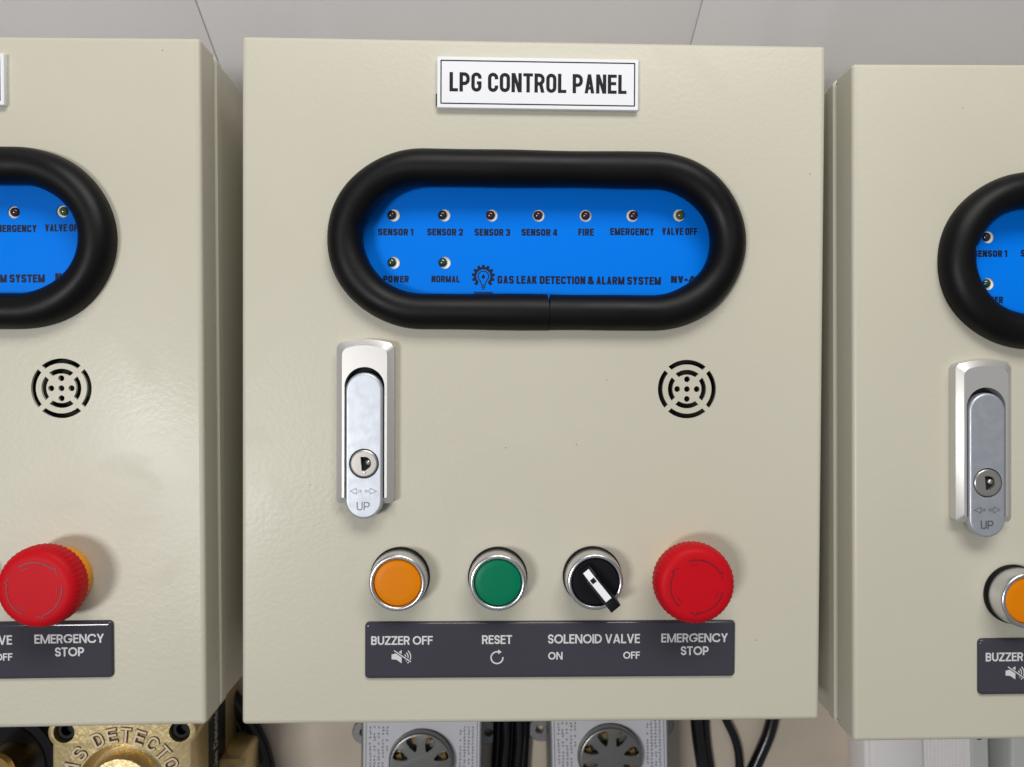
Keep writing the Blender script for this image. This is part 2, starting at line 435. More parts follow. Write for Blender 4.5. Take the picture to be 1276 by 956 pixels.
# ================================================================== setting
g = G(); box(g, -1500, 1500, -1400, 420, -20, 0)
tag(link('floor', mesh_from('floor', g.v, g.f, FLOORM, 0)), kind='structure')

# wall of ribbed glazed tiles, leaning back behind the panels
LEAN = math.radians(29)
wall_y0 = 186.0
g = G(); box(g, -1300, 1300, 0, 14, -8, 262)
wall = tag(link('tiled_wall', mesh_from('tiled_wall', g.v, g.f, GROUT, 0)), kind='structure')
wall.location = (0, (wall_y0 + 6) / 1000.0, 0.004); wall.rotation_euler = (-LEAN, 0, 0)
def tile_mesh(w, h):
    g = G(); nx = 48; v = []; f = []
    def depth(x):
        u = x / w; K = ((0, 1.0), (0.25, 13.0), (0.75, 6.0), (1.0, 1.0))      # shallow folds with crisp creases
        for (a, da), (b, db) in zip(K, K[1:]):
            if u <= b + 1e-6: return -(da + (db - da) * (u - a) / (b - a))
    xs = [w * i / nx for i in range(nx + 1)]
    e = 0.12
    prof = [(e, 0)] + [(x if 0 < x < w else (e if x == 0 else w - e), depth(x)) for x in xs] + [(w - e, 0)]
    n = len(prof)
    for zz in (0.6, h - 0.6): v += [(x, y, zz) for x, y in prof]
    for i in range(n - 1): f.append((i, i+1, n + i + 1, n + i))
    f += [tuple(range(n)), tuple(range(n, 2*n))]
    g.add(v, f)
    return mesh_from('tile', g.v, g.f, TILE, 22)
TW = 317.0; JX0 = P(237, 0, -0.068).x * 1000; JX1 = P(877, 0, -0.068).x * 1000; TW = JX1 - JX0
tm = tile_mesh(TW - 0.6, 258.0)
for i in range(-3, 4):
    link('tile', tm, wall, (JX0 + i * TW + 0.3, 0.0, 0))

# ================================================================== control panels
W, H = 300.0, 351.7
RING_C = (0.8, 73.3); RING_W, RING_H, RING_A = 196.0, 73.2, 39.5

def m_door():
    out = rrect(W, H, 2.2, 6)
    holes = [oblong(RING_W - 5, RING_H - 5, RING_A - 2.5, 20, *RING_C)]
    gx, gy = 78.7, -2.4
    for k in range(4):                                   # speaker slots: two rings of four
        for r0, r1 in ((12.75, 15.2), (7.5, 10.0)):
            a = k * 90
            h0 = math.degrees(math.asin(1.3 / r0)); h1 = math.degrees(math.asin(1.3 / r1))
            holes.append(arc(r1, a - 45 + h1, a + 45 - h1, 14, gx, gy) + arc(r0, a + 45 - h0, a - 45 + h0, 12, gx, gy))
    for dx, dy in ((0, 0), (5.1, 0), (-5.1, 0), (0, 5.1), (0, -5.1)): holes.append(circ(1.55, 16, gx + dx, gy + dy))
    g = G(); r = 2.4
    prof = [(1.6, -18.5), (0, -18.5)] + [(r - r * math.cos(t), -r + r * math.sin(t)) for t in [PI/2 * i / 6 for i in range(7)]]
    loft(g, out, holes, prof, 1.5)
    return mesh_from('door', g.v, g.f, POWDER, 40)

def m_body(depth):
    g = G()
    out = rrect(W - 1.0, H - 1.0, 3, 6); r = 1.6
    # flange behind the door, then the box itself
    prof = [(1.6, -depth), (0, -depth + 1.6), (0, -29.5), (-0.9, -29.0), (-0.9, -22.5), (0.2, -21.5), (6, -21.4), (6, -17.0)]
    loft(g, out, [], prof, bottom=True)
    return mesh_from('enclosure_body', g.v, g.f, POWDER, 40)

def ring_path(w, h, a, n=48, straight=16):
    """Closed centre line starting at the seam on the lower edge, running clockwise seen from the front."""
    cx, cy = RING_C; seam = 6.4; pts = []
    xr, xl = cx + w/2 - a, cx - w/2 + a
    for i in range(straight): pts.append((seam + (xl - seam) * i / straight, cy - h/2))
    for i in range(n): t = -PI/2 - PI * i / n; pts.append((xl + a * math.cos(t), cy + h/2 * math.sin(t)))
    for i in range(straight * 2): pts.append((xl + (xr - xl) * i / (straight * 2), cy + h/2))
    for i in range(n): t = PI/2 - PI * i / n; pts.append((xr + a * math.cos(t), cy + h/2 * math.sin(t)))
    for i in range(straight + 1): pts.append((xr + (seam - xr) * i / straight, cy - h/2))
    return pts
def m_ring():
    pts = ring_path(RING_W, RING_H, RING_A); r = 9.25; n = 20; zc = 1.6
    g = G(); v = []; f = []; N = len(pts)
    for i, p in enumerate(pts):
        a, b = pts[max(i-1, 0)], pts[min(i+1, N-1)]
        t = Vector((b[0]-a[0], b[1]-a[1])).normalized()
        nx, ny = t.y, -t.x                               # towards the inside
        wob = 1 + 0.016 * math.sin(i * 0.19 + 1) + 0.010 * math.sin(i * 0.43) - 0.022 * math.exp(-((i - 40) / 5.0) ** 2)
        for k in range(n):
            ang = 2*PI*k/n; c, s = math.cos(ang), math.sin(ang)
            rr = r * wob
            x, y, z = p[0] + nx * c * rr, p[1] + ny * c * rr, zc + s * rr * 1.02
            if i in (0, N-1):                            # cut ends gape a little on the inner side
                gap = 0.12 + 0.75 * max(0.0, c) ** 1.5
                x += -gap if i == 0 else gap
            d2 = math.hypot(x - (-88.6), y - 79.2)           # small nick in the rubber
            if d2 < 3.0 and c > 0.2: x -= 1.3 * (1 - d2 / 3.0); z -= 0.8 * (1 - d2 / 3.0)
            v.append((x, y, z))
    for i in range(N - 1):
        for k in range(n): f.append((i*n + k, i*n + (k+1) % n, (i+1)*n + (k+1) % n, (i+1)*n + k))
    g.add(v, f); g.add(v[:n], [tuple(range(n))]); g.add(v[-n:], [tuple(range(n))])
    return mesh_from('rubber_edging', g.v, g.f, RUBBER, 40)

ZP = -8.0                                                # display film below the door face
LEDS = [(490.5, 268.5, LEDGREY, -0.95), (553.5, 268.5, LEDGREY, -0.85), (612.5, 268.7, LEDRED, -0.5), (671, 268.9, LEDRED, -0.25), (729.5, 269, LEDRED, 0.05),
        (787.8, 269, LEDRED, 0.5), (846, 268.5, LEDOLIVE, 0.7), (490.5, 327.5, LEDGREEN, -0.9), (554, 327.5, LEDGREEN, -0.9)]
def m_display():
    g = G()
    holes = [circ(3.15, 24, *M(x, y, ZP)) for x, y, _, _ in LEDS]
    loft(g, rrect(214, 92, 3, 4, *RING_C), holes, [(0, ZP - 0.5), (0, ZP)], 0.5)
    return mesh_from('display_film', g.v, g.f, BLUE, 40)
def m_board():
    g = G(); box(g, RING_C[0] - 104, RING_C[0] + 104, RING_C[1] - 44, RING_C[1] + 44, ZP - 2.4, ZP - 0.75)
    return mesh_from('circuit_board', g.v, g.f, BOARD, 0)
def m_led(m):
    g = G(); prof = [(2.4, -0.8), (2.4, -0.3)] + [(2.4 * math.cos(t), -0.3 + 1.8 * math.sin(t)) for t in [PI/2 * i / 6 for i in range(1, 7)]]
    lathe(g, prof, 20); return mesh_from('led', g.v, g.f, m, 50)
TXT = [('SENSOR 1', 471, 515, 285.0, 293.5), ('SENSOR 2', 532.3, 577, 285.0, 293.7), ('SENSOR 3', 591.3, 635.7, 285.2, 294), ('SENSOR 4', 649.7, 694.3, 285.4, 294),
       ('FIRE', 720.6, 740, 285.0, 293.8), ('EMERGENCY', 760.4, 815, 284.4, 293.3), ('VALVE OFF', 824.8, 868.8, 284, 293), ('POWER', 477.5, 509.5, 343.6, 352),
       ('NORMAL', 537.6, 572.8, 343.6, 352), ('GAS LEAK DETECTION & ALARM SYSTEM', 619.8, 823.6, 344.4, 354.4), ('NV-4M', 836, 876, 344, 353)]
def m_txt(t):
    s, x0, x1, y0, y1 = t
    a, b = M((x0 + x1) / 2, y1, ZP), M((x0 + x1) / 2, y0, ZP); l, r = M(x0, (y0+y1)/2, ZP), M(x1, (y0+y1)/2, ZP)
    g = G(); words(g, s, l[0], r[0], a[1], b[1], ZP + 0.05, 0.39, 0.34, 0.13, space=0.5)
    return mesh_from('lettering', g.v, g.f, BLUEINK, 0)
def m_emblem():
    cx, cy = M(602.3, 344.5, ZP); z0, z1 = ZP + 0.02, ZP + 0.07; g = G()
    R0 = 4.3
    strip(g, arc(R0, -52, 232, 40, cx, cy), 1.25, z0, z1)
    for k in range(11):                                  # gear teeth, open at the foot
        a = math.radians(-45 + 270 * k / 10); c, s = math.cos(a), math.sin(a)
        q = [(R0 + 0.2, -0.85), (R0 + 1.75, -0.68), (R0 + 1.75, 0.68), (R0 + 0.2, 0.85)]
        flat(g, [(cx + x * c - y * s, cy + x * s + y * c) for x, y in q], z0 + 0.01, z1 + 0.01)
    bulb = arc(2.75, -48, 228, 30, cx, cy)
    strip(g, [(cx + 0.95, cy - 3.9)] + bulb + [(cx - 0.95, cy - 3.9)], 0.55, z0, z1)
    flat(g, circ(0.95, 12, cx, cy - 0.3), z0, z1); flat(g, [(cx - 0.7, cy), (cx + 0.7, cy), (cx, cy + 1.4)], z0 + 0.01, z1 + 0.01)
    for k, w in enumerate((2.3, 2.3, 2.0, 1.4)): flat(g, [(cx - w/2, cy - 4.6 - 0.75*k), (cx + w/2, cy - 4.6 - 0.75*k), (cx + w/2, cy - 4.15 - 0.75*k), (cx - w/2, cy - 4.15 - 0.75*k)], z0, z1)
    random.seed(3); x = cx - 4.9
    while x < cx + 4.6:                                  # line of tiny capitals under it, half hidden by the rubber
        w = random.uniform(0.5, 0.9); flat(g, [(x, cy - 9.6), (x + w, cy - 9.6), (x + w, cy - 8.0), (x, cy - 8.0)], z0, z1); x += w + 0.16
    return mesh_from('emblem', g.v, g.f, BLUEINK, 0)

def m_nameplate():
    g = G(); loft(g, rrect(102.6, 25.9, 0.5, 3, 0.4, 152.85), [], [(0, 0.1), (0, 2.7), (0.3, 3.0)])
    return mesh_from('nameplate', g.v, g.f, WHITEPL, 40)
def m_np_border():
    g = G(); strip(g, rrect(98.6, 21.6, 0.15, 2, 0.4, 152.95), 0.62, 3.0, 3.06, True)
    return mesh_from('border_line', g.v, g.f, BLACKINK, 0)
def m_np_text():
    g = G(); words(g, 'LPG CONTROL PANEL', -44.6, 45.6, 148.2, 157.9, 3.07, 0.335, 0.62, 0.15, space=0.62)
    return mesh_from('lettering', g.v, g.f, BLACKINK, 0)
def m_np_tab():
    g = G(); box(g, -51.6, -48, 141.5, 147.5, 0.2, 1.4); return mesh_from('adhesive_pad', g.v, g.f, BLACKPL, 0)

LC = (8.85, -137.15); LW, LH = 191.7, 29.2
def m_label():
    g = G(); loft(g, rrect(LW, LH, 2.3, 6, *LC), [], [(0, 0.1), (0, 0.5), (0.1, 0.95), (0.4, 1.4), (0.9, 1.72), (1.5, 1.88), (2.1, 1.95)])
    return mesh_from('label_strip', g.v, g.f, LABEL, 60)
LT = [('BUZZER OFF', 462.5, 539.3, 792.7, 803.6), ('RESET', 600.6, 638, 791.6, 802.6), ('SOLENOID VALVE', 682.8, 797.4, 790.3, 801.8), ('ON', 683, 701, 812.5, 822),
      ('OFF', 776.6, 797.4, 812, 821), ('EMERGENCY', 824, 907, 789.4, 800.4), ('STOP', 848.3, 883, 805.4, 816.4)]
def m_ltxt(t):
    s, x0, x1, y0, y1 = t
    a, b = M((x0 + x1) / 2, y1, 2), M((x0 + x1) / 2, y0, 2); l, r = M(x0, (y0+y1)/2, 2), M(x1, (y0+y1)/2, 2)
    g = G(); words(g, s, l[0], r[0], a[1], b[1], 2.02, 0.27, 0.80, 0.10, True, space=0.5)
    return mesh_from('lettering', g.v, g.f, SILVERINK, 0)
def m_mute():
    cx, cy = M(500, 818.6, 2); k = 1 / 2.43; z0, z1 = 1.96, 2.02; g = G()
    S = lambda q: [(cx + x * k, cy - y * k) for x, y in q]
    flat(g, S([(-12, -3), (-6, -4.5), (0.5, -0.5), (0.5, 8), (-6, 3.5), (-12, 3)]), z0, z1)
    flat(g, S([(-4.5, -5), (0.5, -8.5), (0.5, -3)]), z0, z1)
    for r in (4.0, 7.0, 10.2): strip(g, arc(r * k, -52, 48, 12, cx + 1.5 * k, cy), 1.25 * k, z0, z1)
    n0 = len(g.f); strip(g, S([(-9.5, -8.3), (12.5, 6.8)]), 3.4 * k, z0 + 0.02, z1 + 0.02); n1 = len(g.f)
    strip(g, S([(-9, -8), (12, 6.5)]), 1.3 * k, z0 + 0.03, z1 + 0.04)
    return mesh_from('mute_symbol', g.v, g.f, None, 0, [SILVERINK, LABEL], [1 if n0 <= i < n1 else 0 for i in range(len(g.f))])
def m_reset():
    cx, cy = M(619.3, 819.6, 2); z0, z1 = 1.96, 2.02; g = G()
    strip(g, arc(3.05, 72, 365, 30, cx, cy), 0.72, z0, z1)
    x, y = cx + 0.7, cy + 3.0
    flat(g, [(x - 0.1, y + 1.25), (x + 1.7, y - 0.1), (x - 0.1, y - 1.25)], z0 + 0.01, z1 + 0.01)
    return mesh_from('reset_symbol', g.v, g.f, SILVERINK, 0)

def m_bezel():
    g = G(); lathe(g, [(14.4, 2.4), (14.7, 3.0), (14.45, 8.0), (14.3, 11.2), (14.2, 12.2), (13.95, 12.85), (13.5, 13.15), (12.9, 13.25), (12.35, 13.15), (12.0, 12.75), (11.9, 12.1), (11.85, 9.0)], 56, close=False)
    return mesh_from('push_button', g.v, g.f, CHROME, 50)
def m_gasket():
    g = G(); lathe(g, [(15.3, 0.02), (15.35, 1.0), (15.25, 2.2), (14.9, 2.6), (12.0, 2.6)], 48, close=False); return mesh_from('gasket', g.v, g.f, GASKET, 40)
def m_lens(m):
    g = G(); lathe(g, [(11.85, 8.5), (11.8, 11.0), (11.5, 11.7), (11.0, 12.0), (8, 12.12), (4, 12.2), (0.01, 12.22)], 48); return mesh_from('lens', g.v, g.f, m, 60)
def m_selface():
    g = G(); lathe(g, [(11.9, 8.5), (11.8, 11.6), (11.4, 12.0), (6, 12.0), (0.01, 12.0)], 48); return mesh_from('dial_face', g.v, g.f, BLACKPL, 40)
SELA = math.atan2(-15.1, 12.4)
def m_knob():
    g = G(); side = [(-9.6, 12.0), (-9.6, 15.2), (-8.6, 16.2), (-4.4, 18.9), (11.0, 20.2), (14.2, 20.3), (14.9, 19.6), (14.9, 15.0), (12.8, 13.2), (12.2, 12.0)]
    hw = [3.3, 3.2, 3.0, 2.9, 2.9, 2.9, 3.0, 3.1, 3.2, 3.2]; n = len(side)
    c, s = math.cos(SELA), math.sin(SELA); v = []
    for sg in (-1, 1): v += [(x * c - sg * w * s, x * s + sg * w * c, z) for (x, z), w in zip(side, hw)]
    f = [(i, (i+1) % n, n + (i+1) % n, n + i) for i in range(n)] + [tuple(range(n)), tuple(range(n, 2*n))]
    g.add(v, f); me = mesh_from('knob', g.v, g.f, BLACKPL, 30)
    bm = bmesh.new(); bm.from_mesh(me); bmesh.ops.bevel(bm, geom=bm.edges[:], offset=0.0004, segments=2, affect='EDGES', profile=0.6); bm.to_mesh(me); bm.free()
    for p in me.polygons: p.use_smooth = True
    me.set_sharp_from_angle(angle=math.radians(40))
    return me
def m_pointer():
    g = G(); c, s = math.cos(SELA), math.sin(SELA)
    def q(x0, x1, zf, hw, lift):
        v = [(x * c - y * s, x * s + y * c, zf(x) + lift) for x, y in ((x0, -hw), (x1, -hw), (x1, hw), (x0, hw))]
        g.add(v, [(0, 1, 2, 3)])
    lo = lambda x: 16.2 + (x + 8.6) * (2.7 / 4.2); hi = lambda x: 18.9 + (x + 4.4) * (1.3 / 15.4)
    q(-8.4, -4.4, lo, 1.75, 0.14); q(-4.4, 8.8, hi, 1.75, 0.14)
    return mesh_from('pointer_insert', g.v, g.f, WHITEMARK, 0)
def m_pointer_dot():
    g = G(); c, s = math.cos(SELA), math.sin(SELA)
    v = [(x * c - y * s, x * s + y * c, 18.9 + (x + 4.4) * 0.11 + 0.2) for x, y in ((-4.3, -1.2), (-1.9, -1.2), (-1.9, 1.2), (-4.3, 1.2))]
    g.add(v, [(0, 1, 2, 3)]); return mesh_from('pointer_dot', g.v, g.f, BLACKPL, 0)

def m_estop():
    g = G(); n = 192; prof = [(13.5, 10.4), (18.6, 11.0), (19.7, 12.2), (19.95, 14.0), (19.95, 18.6), (19.6, 20.2), (18.9, 21.6), (17.9, 22.7), (17.0, 23.3), (16.0, 23.7), (14.8, 23.9), (12, 24.0), (8, 24.05), (3, 24.1), (0.01, 24.1)]
    v = []; f = []; k = len(prof)
    for a, (r, z) in enumerate(prof):
        amp = 0.45 if 2 <= a <= 5 else (0.22 if a in (1, 6) else 0)
        for i in range(n):
            t = 2*PI*i/n; rr = r - amp * (0.5 + 0.5 * math.cos(48 * t)) if amp else r
            v.append((rr * math.cos(t), rr * math.sin(t), z))
    for a in range(k - 1):
        for i in range(n):
            j = (i+1) % n; f.append((a*n + i, a*n + j, (a+1)*n + j, (a+1)*n + i))
    g.add(v, f); return mesh_from('mushroom_head', g.v, g.f, RED, 50)
def m_collar():
    g = G(); lathe(g, [(15.0, 0.02), (15.8, 0.6), (16.0, 2.0), (16.0, 8.5), (15.4, 10.0), (14.0, 10.6), (12, 10.7)], 48); return mesh_from('emergency_stop_button', g.v, g.f, YELLOW, 40)
def m_earrow():
    g = G()
    a0 = 30; r = 13.0
    strip(g, arc(r, a0, a0 + 78, 22), 0.55, 23.7, 24.2)
    strip(g, arc(r - 2.3, a0 + 58, a0 + 78, 8), 0.3, 23.8, 24.2)
    a = math.radians(a0); p = (r * math.cos(a), r * math.sin(a)); t = (math.sin(a), -math.cos(a)); o = (math.cos(a), math.sin(a))
    q = lambda u, w: (p[0] + o[0]*u + t[0]*w, p[1] + o[1]*u + t[1]*w)
    strip(g, [q(0, 0), q(1.3, 0.2), q(-0.6, 3.2)], 0.42, 23.6, 24.15)
    return mesh_from('turn_arrow', g.v, g.f, REDMARK, 30)

# swing handle, coordinates relative to its own centre column
HX = -86.3; HT, HB = 22.2, -60.6
def plate_outline(ins=0.0):
    w = 14.35 - ins; top = HT - ins
    pts = [(w - 1.2, HB + ins), (w, HB + 1.5 + ins)]
    pts += [(w, top - 4.4), (w - 0.5, top - 3.2)]
    for i in range(0, 13):
        t = i / 12.0; x = (w - 1.6) * (1 - 2 * t); pts.append((x, top - 2.4 * (x / w) ** 2))
    pts += [(-w + 0.5, top - 3.2), (-w, top - 4.4), (-w, HB + 1.5 + ins), (-w + 1.2, HB + ins)]
    return pts
def m_hplate():
    g = G(); o0 = plate_outline(0); o1 = plate_outline(3.1)
    # outer skirt and wide chamfer
    lv = [(0, 0.05, o0), (1, 6.0, o0), (2, 8.0, plate_outline(2.9)), (3, 8.2, o1)]
    n = len(o0); v = []; f = []
    for _, z, o in lv: v += [(x, y, z) for x, y in o]
    for k in range(3):
        for i in range(n): j = (i+1) % n; f.append((k*n + i, k*n + j, (k+1)*n + j, (k+1)*n + i))
    g.add(v, f)
    # face with the U-shaped channel for the lever
    cw = 10.0; ct = 8.2
    u = [(-cw, HB + 3.1)] + [(-cw, ct - cw)] + arc(cw, 180, 0, 24, 0, ct - cw) + [(cw, ct - cw), (cw, HB + 3.1)]
    face = [p for p in o1 if p[1] > HB + 3.4]
    left_b = (-(14.35 - 3.1), HB + 3.1); right_b = (14.35 - 3.1, HB + 3.1)
    loop = [right_b] + face + [left_b] + u
    lp = [Vector((x, y, 8.2)) for x, y in loop]
    g.add([tuple(p) for p in lp], [tuple(t) for t in tessellate_polygon([lp])])
    m = len(u); g.add([(x, y, 8.2) for x, y in u] + [(x, y, 0.6) for x, y in u], [(i, i+1, m+i+1, m+i) for i in range(m - 1)])
    return mesh_from('swing_handle', g.v, g.f, ZINCEDGE, 30)
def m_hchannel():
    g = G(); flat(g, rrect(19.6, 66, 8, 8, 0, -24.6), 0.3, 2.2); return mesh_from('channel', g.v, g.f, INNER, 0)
def m_lever():
    g = G(); top, bot, w = 5.4, -68.1, 9.3
    out = arc(w, 0, 180, 24, 0, top - w) + arc(w, 180, 360, 24, 0, bot + w)
    loft(g, out, [circ(7.5, 40, 0, -40.2)], [(0.6, 3.0), (0, 3.6), (0, 8.2), (0.15, 8.8), (0.5, 9.18), (0.95, 9.35), (1.3, 9.4), (1.42, 9.4)], 2.0)
    return mesh_from('lever', g.v, g.f, SATIN, 50)
def m_lock():
    g = G(); lathe(g, [(7.0, 6.5), (7.0, 9.2), (6.7, 9.6), (6.1, 9.75)], 40, 0, -40.2, close=False)
    key = [(-1.7, 3.4), (0.9, 3.4)] + arc(3.2, 72, -66, 14, 0.4, 0.2) + [(0.8, -3.6), (-1.1, -3.6)]
    loft(g, circ(6.1, 40, 0, -40.2), [[(x, y - 40.2) for x, y in key]], [(0, 9.74), (0, 9.75)], 1.8)
    return mesh_from('lock_cylinder', g.v, g.f, NICKEL, 40)
def m_lockfloor():
    g = G(); flat(g, circ(7.4, 32, 0, -40.2), 6.4, 7.4); return mesh_from('lock_recess', g.v, g.f, INNER, 0)
def m_shutter():
    g = G(); lathe(g, [(1.45, 7.4), (1.45, 8.3), (1.1, 8.8), (0.01, 9.0)], 20, 2.0, -39.8); g.add(*(lambda q: (q.v, q.f))(lathe(G(), [(0.55, 9.75), (0.5, 10.0), (0.01, 10.1)], 12, 0.4, -44.6)))
    return mesh_from('dust_shutter', g.v, g.f, NICKEL, 50)
def m_harrows():
    g = G()
    for s in (-1, 1):
        q = [(1.1, 0.45), (3.4, 0.45), (3.4, 1.5), (6.6, 0), (3.4, -1.5), (3.4, -0.45), (1.1, -0.45)]
        strip(g, [(s * x - 0.3, y - 54.0) for x, y in q], 0.3, 9.36, 9.5, True)
    return mesh_from('arrows', g.v, g.f, ETCH, 30)
def m_up():
    g = G(); words(g, 'UP', -3.6, 2.9, -63.6, -59.4, 9.5, 0.2, 0.45, 0.14)
    top = mesh_from('lettering', g.v, g.f, ETCH, 0); return top
ETCH = mat('etched_zinc', (128, 130, 136), 0.5, 0.9)

def control_panel(label, pos, rot, depth, lab=(0, 0), hnd=(0, 0), npl=(0, 0), btn=(0, 0), seed=0):
    e = bpy.data.objects.new('control_panel', None); col.objects.link(e); e.empty_display_size = 0.05
    e.rotation_euler = [math.radians(a) for a in rot]
    e.location = (pos[0] / 1000, pos[1] / 1000, ZF + pos[2] / 1000)
    tag(e, label, 'control panel', 'control panels side by side')
    S = shared
    link('enclosure_body', m_body(depth), e)
    d = link('door', S('door', m_door), e)
    g = G(); flat(g, circ(17.5, 32, 78.7, -2.4), -9.0, -7.0)
    link('speaker_backing', S('spk', lambda: mesh_from('speaker_backing', g.v, g.f, INNER, 0)), d)
    link('rubber_edging', S('ring', m_ring), e)
    disp = link('display_film', S('disp', m_display), e)
    link('circuit_board', S('board', m_board), disp)
    for i, (x, y, m, dx) in enumerate(LEDS):
        hx, hy = M(x, y, ZP)
        link('led', S('led' + m.name, lambda: m_led(m)), disp, (hx + dx * 1.15, hy + 0.2, ZP))
    for t in TXT: link('lettering', S('t' + t[0], lambda: m_txt(t)), disp)
    link('emblem', S('emblem', m_emblem), disp)
    npo = link('nameplate', S('np', m_nameplate), e, (npl[0], npl[1], 0))
    link('border_line', S('npb', m_np_border), npo); link('lettering', S('npt', m_np_text), npo); link('adhesive_pad', S('npa', m_np_tab), npo)
    h = link('swing_handle', S('hp', m_hplate), e, (HX + hnd[0], hnd[1], 0))
    for k, fn in (('channel', m_hchannel), ('lever', m_lever), ('lock_recess', m_lockfloor), ('lock_cylinder', m_lock), ('dust_shutter', m_shutter), ('arrows', m_harrows), ('lettering', m_up)):
        link(k, S('h' + k, fn), h)
    for nm, bx, m, lb in (('push_button', -69.1, ORANGE, 'orange push button in a chrome bezel'), ('push_button', -19.0, GREEN, 'green push button in a chrome bezel')):
        b = link(nm, S('bez', m_bezel), e, (bx + btn[0], -99.4 + btn[1], 0)); b['label'] = lb
        link('gasket', S('gas', m_gasket), b); link('lens', S('lens' + m.name, lambda: m_lens(m)), b)
    b = link('selector_switch', S('bez2', m_bezel), e, (29.9 + btn[0], -99.2 + btn[1], 0))
    link('gasket', S('gas', m_gasket), b); link('dial_face', S('sf', m_selface), b); link('knob', S('knob', m_knob), b)
    link('pointer_insert', S('pin', m_pointer), b); link('pointer_dot', S('pdt', m_pointer_dot), b)
    b = link('emergency_stop_button', S('col', m_collar), e, (78.2 + btn[0], -98.3 + btn[1], 0))
    link('mushroom_head', S('es', m_estop), b)
    for k in range(3):
        o = link('turn_arrow', S('ea', m_earrow), b); o.rotation_euler = (0, 0, math.radians(120 * k + seed))
    l = link('label_strip', S('lab', m_label), e, (lab[0], lab[1], 0))
    for t in LT: link('lettering', S('l' + t[0] + str(t[1]), lambda: m_ltxt(t)), l)
    link('mute_symbol', S('mute', m_mute), l); link('reset_symbol', S('rst', m_reset), l)
    return e

control_panel('beige steel control panel standing between the two other control panels', (0, 0, 0), (0, 0, 0), 149.5)
control_panel('beige steel control panel above the gold gas detector', (-320.0, -1.7, -1.7), (-0.19, 0.0, 0.53), 147.0, lab=(-0.8, 1.7), npl=(1.9, 0), seed=17)
control_panel('beige steel control panel above the white ribbed plastic box', (314.6, -8.1, 4.4), (-0.40, -0.45, 0.54), 152.0, lab=(1.7, 0.2), hnd=(0.6, 0), btn=(2.4, 0), seed=40)

# ================================================================== things on the floor below the panels
def put(name, label, cat, loc, group=None, rz=0.0):
    e = bpy.data.objects.new(name, None); col.objects.link(e); e.empty_display_size = 0.02
    e.location = (loc[0] / 1000, loc[1] / 1000, loc[2] / 1000); e.rotation_euler = (0, 0, math.radians(rz))
    return tag(e, label, cat, group)

# gold cast gas detector
DZ = 92.0                                                # height of its face above the floor
dx, dy = M(152, 983, DZ - 150)
det = put('gas_detector', 'gold cast gas detector with raised lettering and black corner bolts', 'gas detector', (dx, dy, 0))
kpx = (542.4 - DZ) / 950.0                               # mm per photo pixel at the face
FW = 91 * kpx
def lobed(w, lobe):
    """Square flange whose corners swell round the bolts."""
    c = w - lobe; out = []
    for qx, qy, a0 in ((c, c, -45), (-c, c, 45), (-c, -c, 135), (c, -c, 225)):
        out += arc(lobe, a0, a0 + 180, 16, qx, qy)
    return out
bxp = 70.5 * kpx
g = G(); out = rrect(FW*2 - 4, FW*2 - 4, 10, 8)
for qx, qy in ((1, 1), (-1, 1), (-1, -1), (1, -1)): pass
hl = [circ(6.2, 24, sx_ * bxp, sy_ * bxp) for sx_ in (-1, 1) for sy_ in (-1, 1)]
out = lobed(FW, FW - bxp)
loft(g, out, hl + [circ(56 * kpx, 64)], [(4, DZ - 30), (1.0, DZ - 29), (0, DZ - 27), (0, DZ - 1.6), (0.5, DZ - 0.4), (1.6, DZ)], 9)
face = link('face_flange', mesh_from('face_flange', g.v, g.f, GOLD, 40), det)
g = G(); loft(g, rrect(FW*2 - 10, FW*2 - 10, 14, 8), [], [(0, 0), (0, DZ - 29)]); link('housing', mesh_from('housing', g.v, g.f, GOLD, 40), det)
g = G(); R5 = 56 * kpx; lathe(g, [(R5, DZ), (R5 * 0.97, DZ - 4), (R5 * 0.84, DZ - 7), (R5 * 0.76, DZ - 6), (R5 * 0.74, DZ + 1.0), (R5 * 0.70, DZ + 2.5), (R5 * 0.52, DZ + 3), (R5 * 0.46, DZ + 1.0), (R5 * 0.44, DZ - 8), (0.01, DZ - 8)], 64)
link('sensor_port', mesh_from('sensor_port', g.v, g.f, GOLD, 40), det)
for sx_ in (-1, 1):
    for sy_ in (-1, 1):
        g = G(); lathe(g, [(5.7, DZ - 8.8), (5.6, DZ - 3.6), (5.0, DZ - 2.9), (3.2, DZ - 2.9), (3.1, DZ - 7.0), (0.01, DZ - 7.0)], 6 * 5)
        link('bolt', shared('bolt', lambda: mesh_from('bolt', g.v, g.f, BLACKPL, 40)), det, (sx_ * bxp, sy_ * bxp, 0))
for ch, ang in zip('GASDETECTOR', (172, 155, 139, 115, 100, 85.5, 71, 56, 41.5, 27, 12)):
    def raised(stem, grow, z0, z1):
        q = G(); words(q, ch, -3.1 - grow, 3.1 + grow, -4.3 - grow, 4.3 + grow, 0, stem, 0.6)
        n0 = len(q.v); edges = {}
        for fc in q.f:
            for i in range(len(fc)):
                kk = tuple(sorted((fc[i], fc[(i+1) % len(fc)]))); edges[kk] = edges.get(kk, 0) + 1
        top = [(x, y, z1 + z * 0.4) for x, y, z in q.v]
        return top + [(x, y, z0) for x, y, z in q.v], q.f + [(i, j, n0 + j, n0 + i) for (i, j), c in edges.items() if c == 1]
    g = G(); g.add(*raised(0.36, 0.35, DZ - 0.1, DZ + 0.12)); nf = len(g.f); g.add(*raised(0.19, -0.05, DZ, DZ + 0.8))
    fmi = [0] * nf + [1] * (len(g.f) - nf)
    rr = 67.5 * kpx; t = math.radians(ang)
    o = link('letter', mesh_from('letter', g.v, g.f, None, 0, [LETBASE, GOLDLET], fmi), face, (rr * math.cos(t), rr * math.sin(t), 0)); o.rotation_euler = (0, 0, t - PI/2)
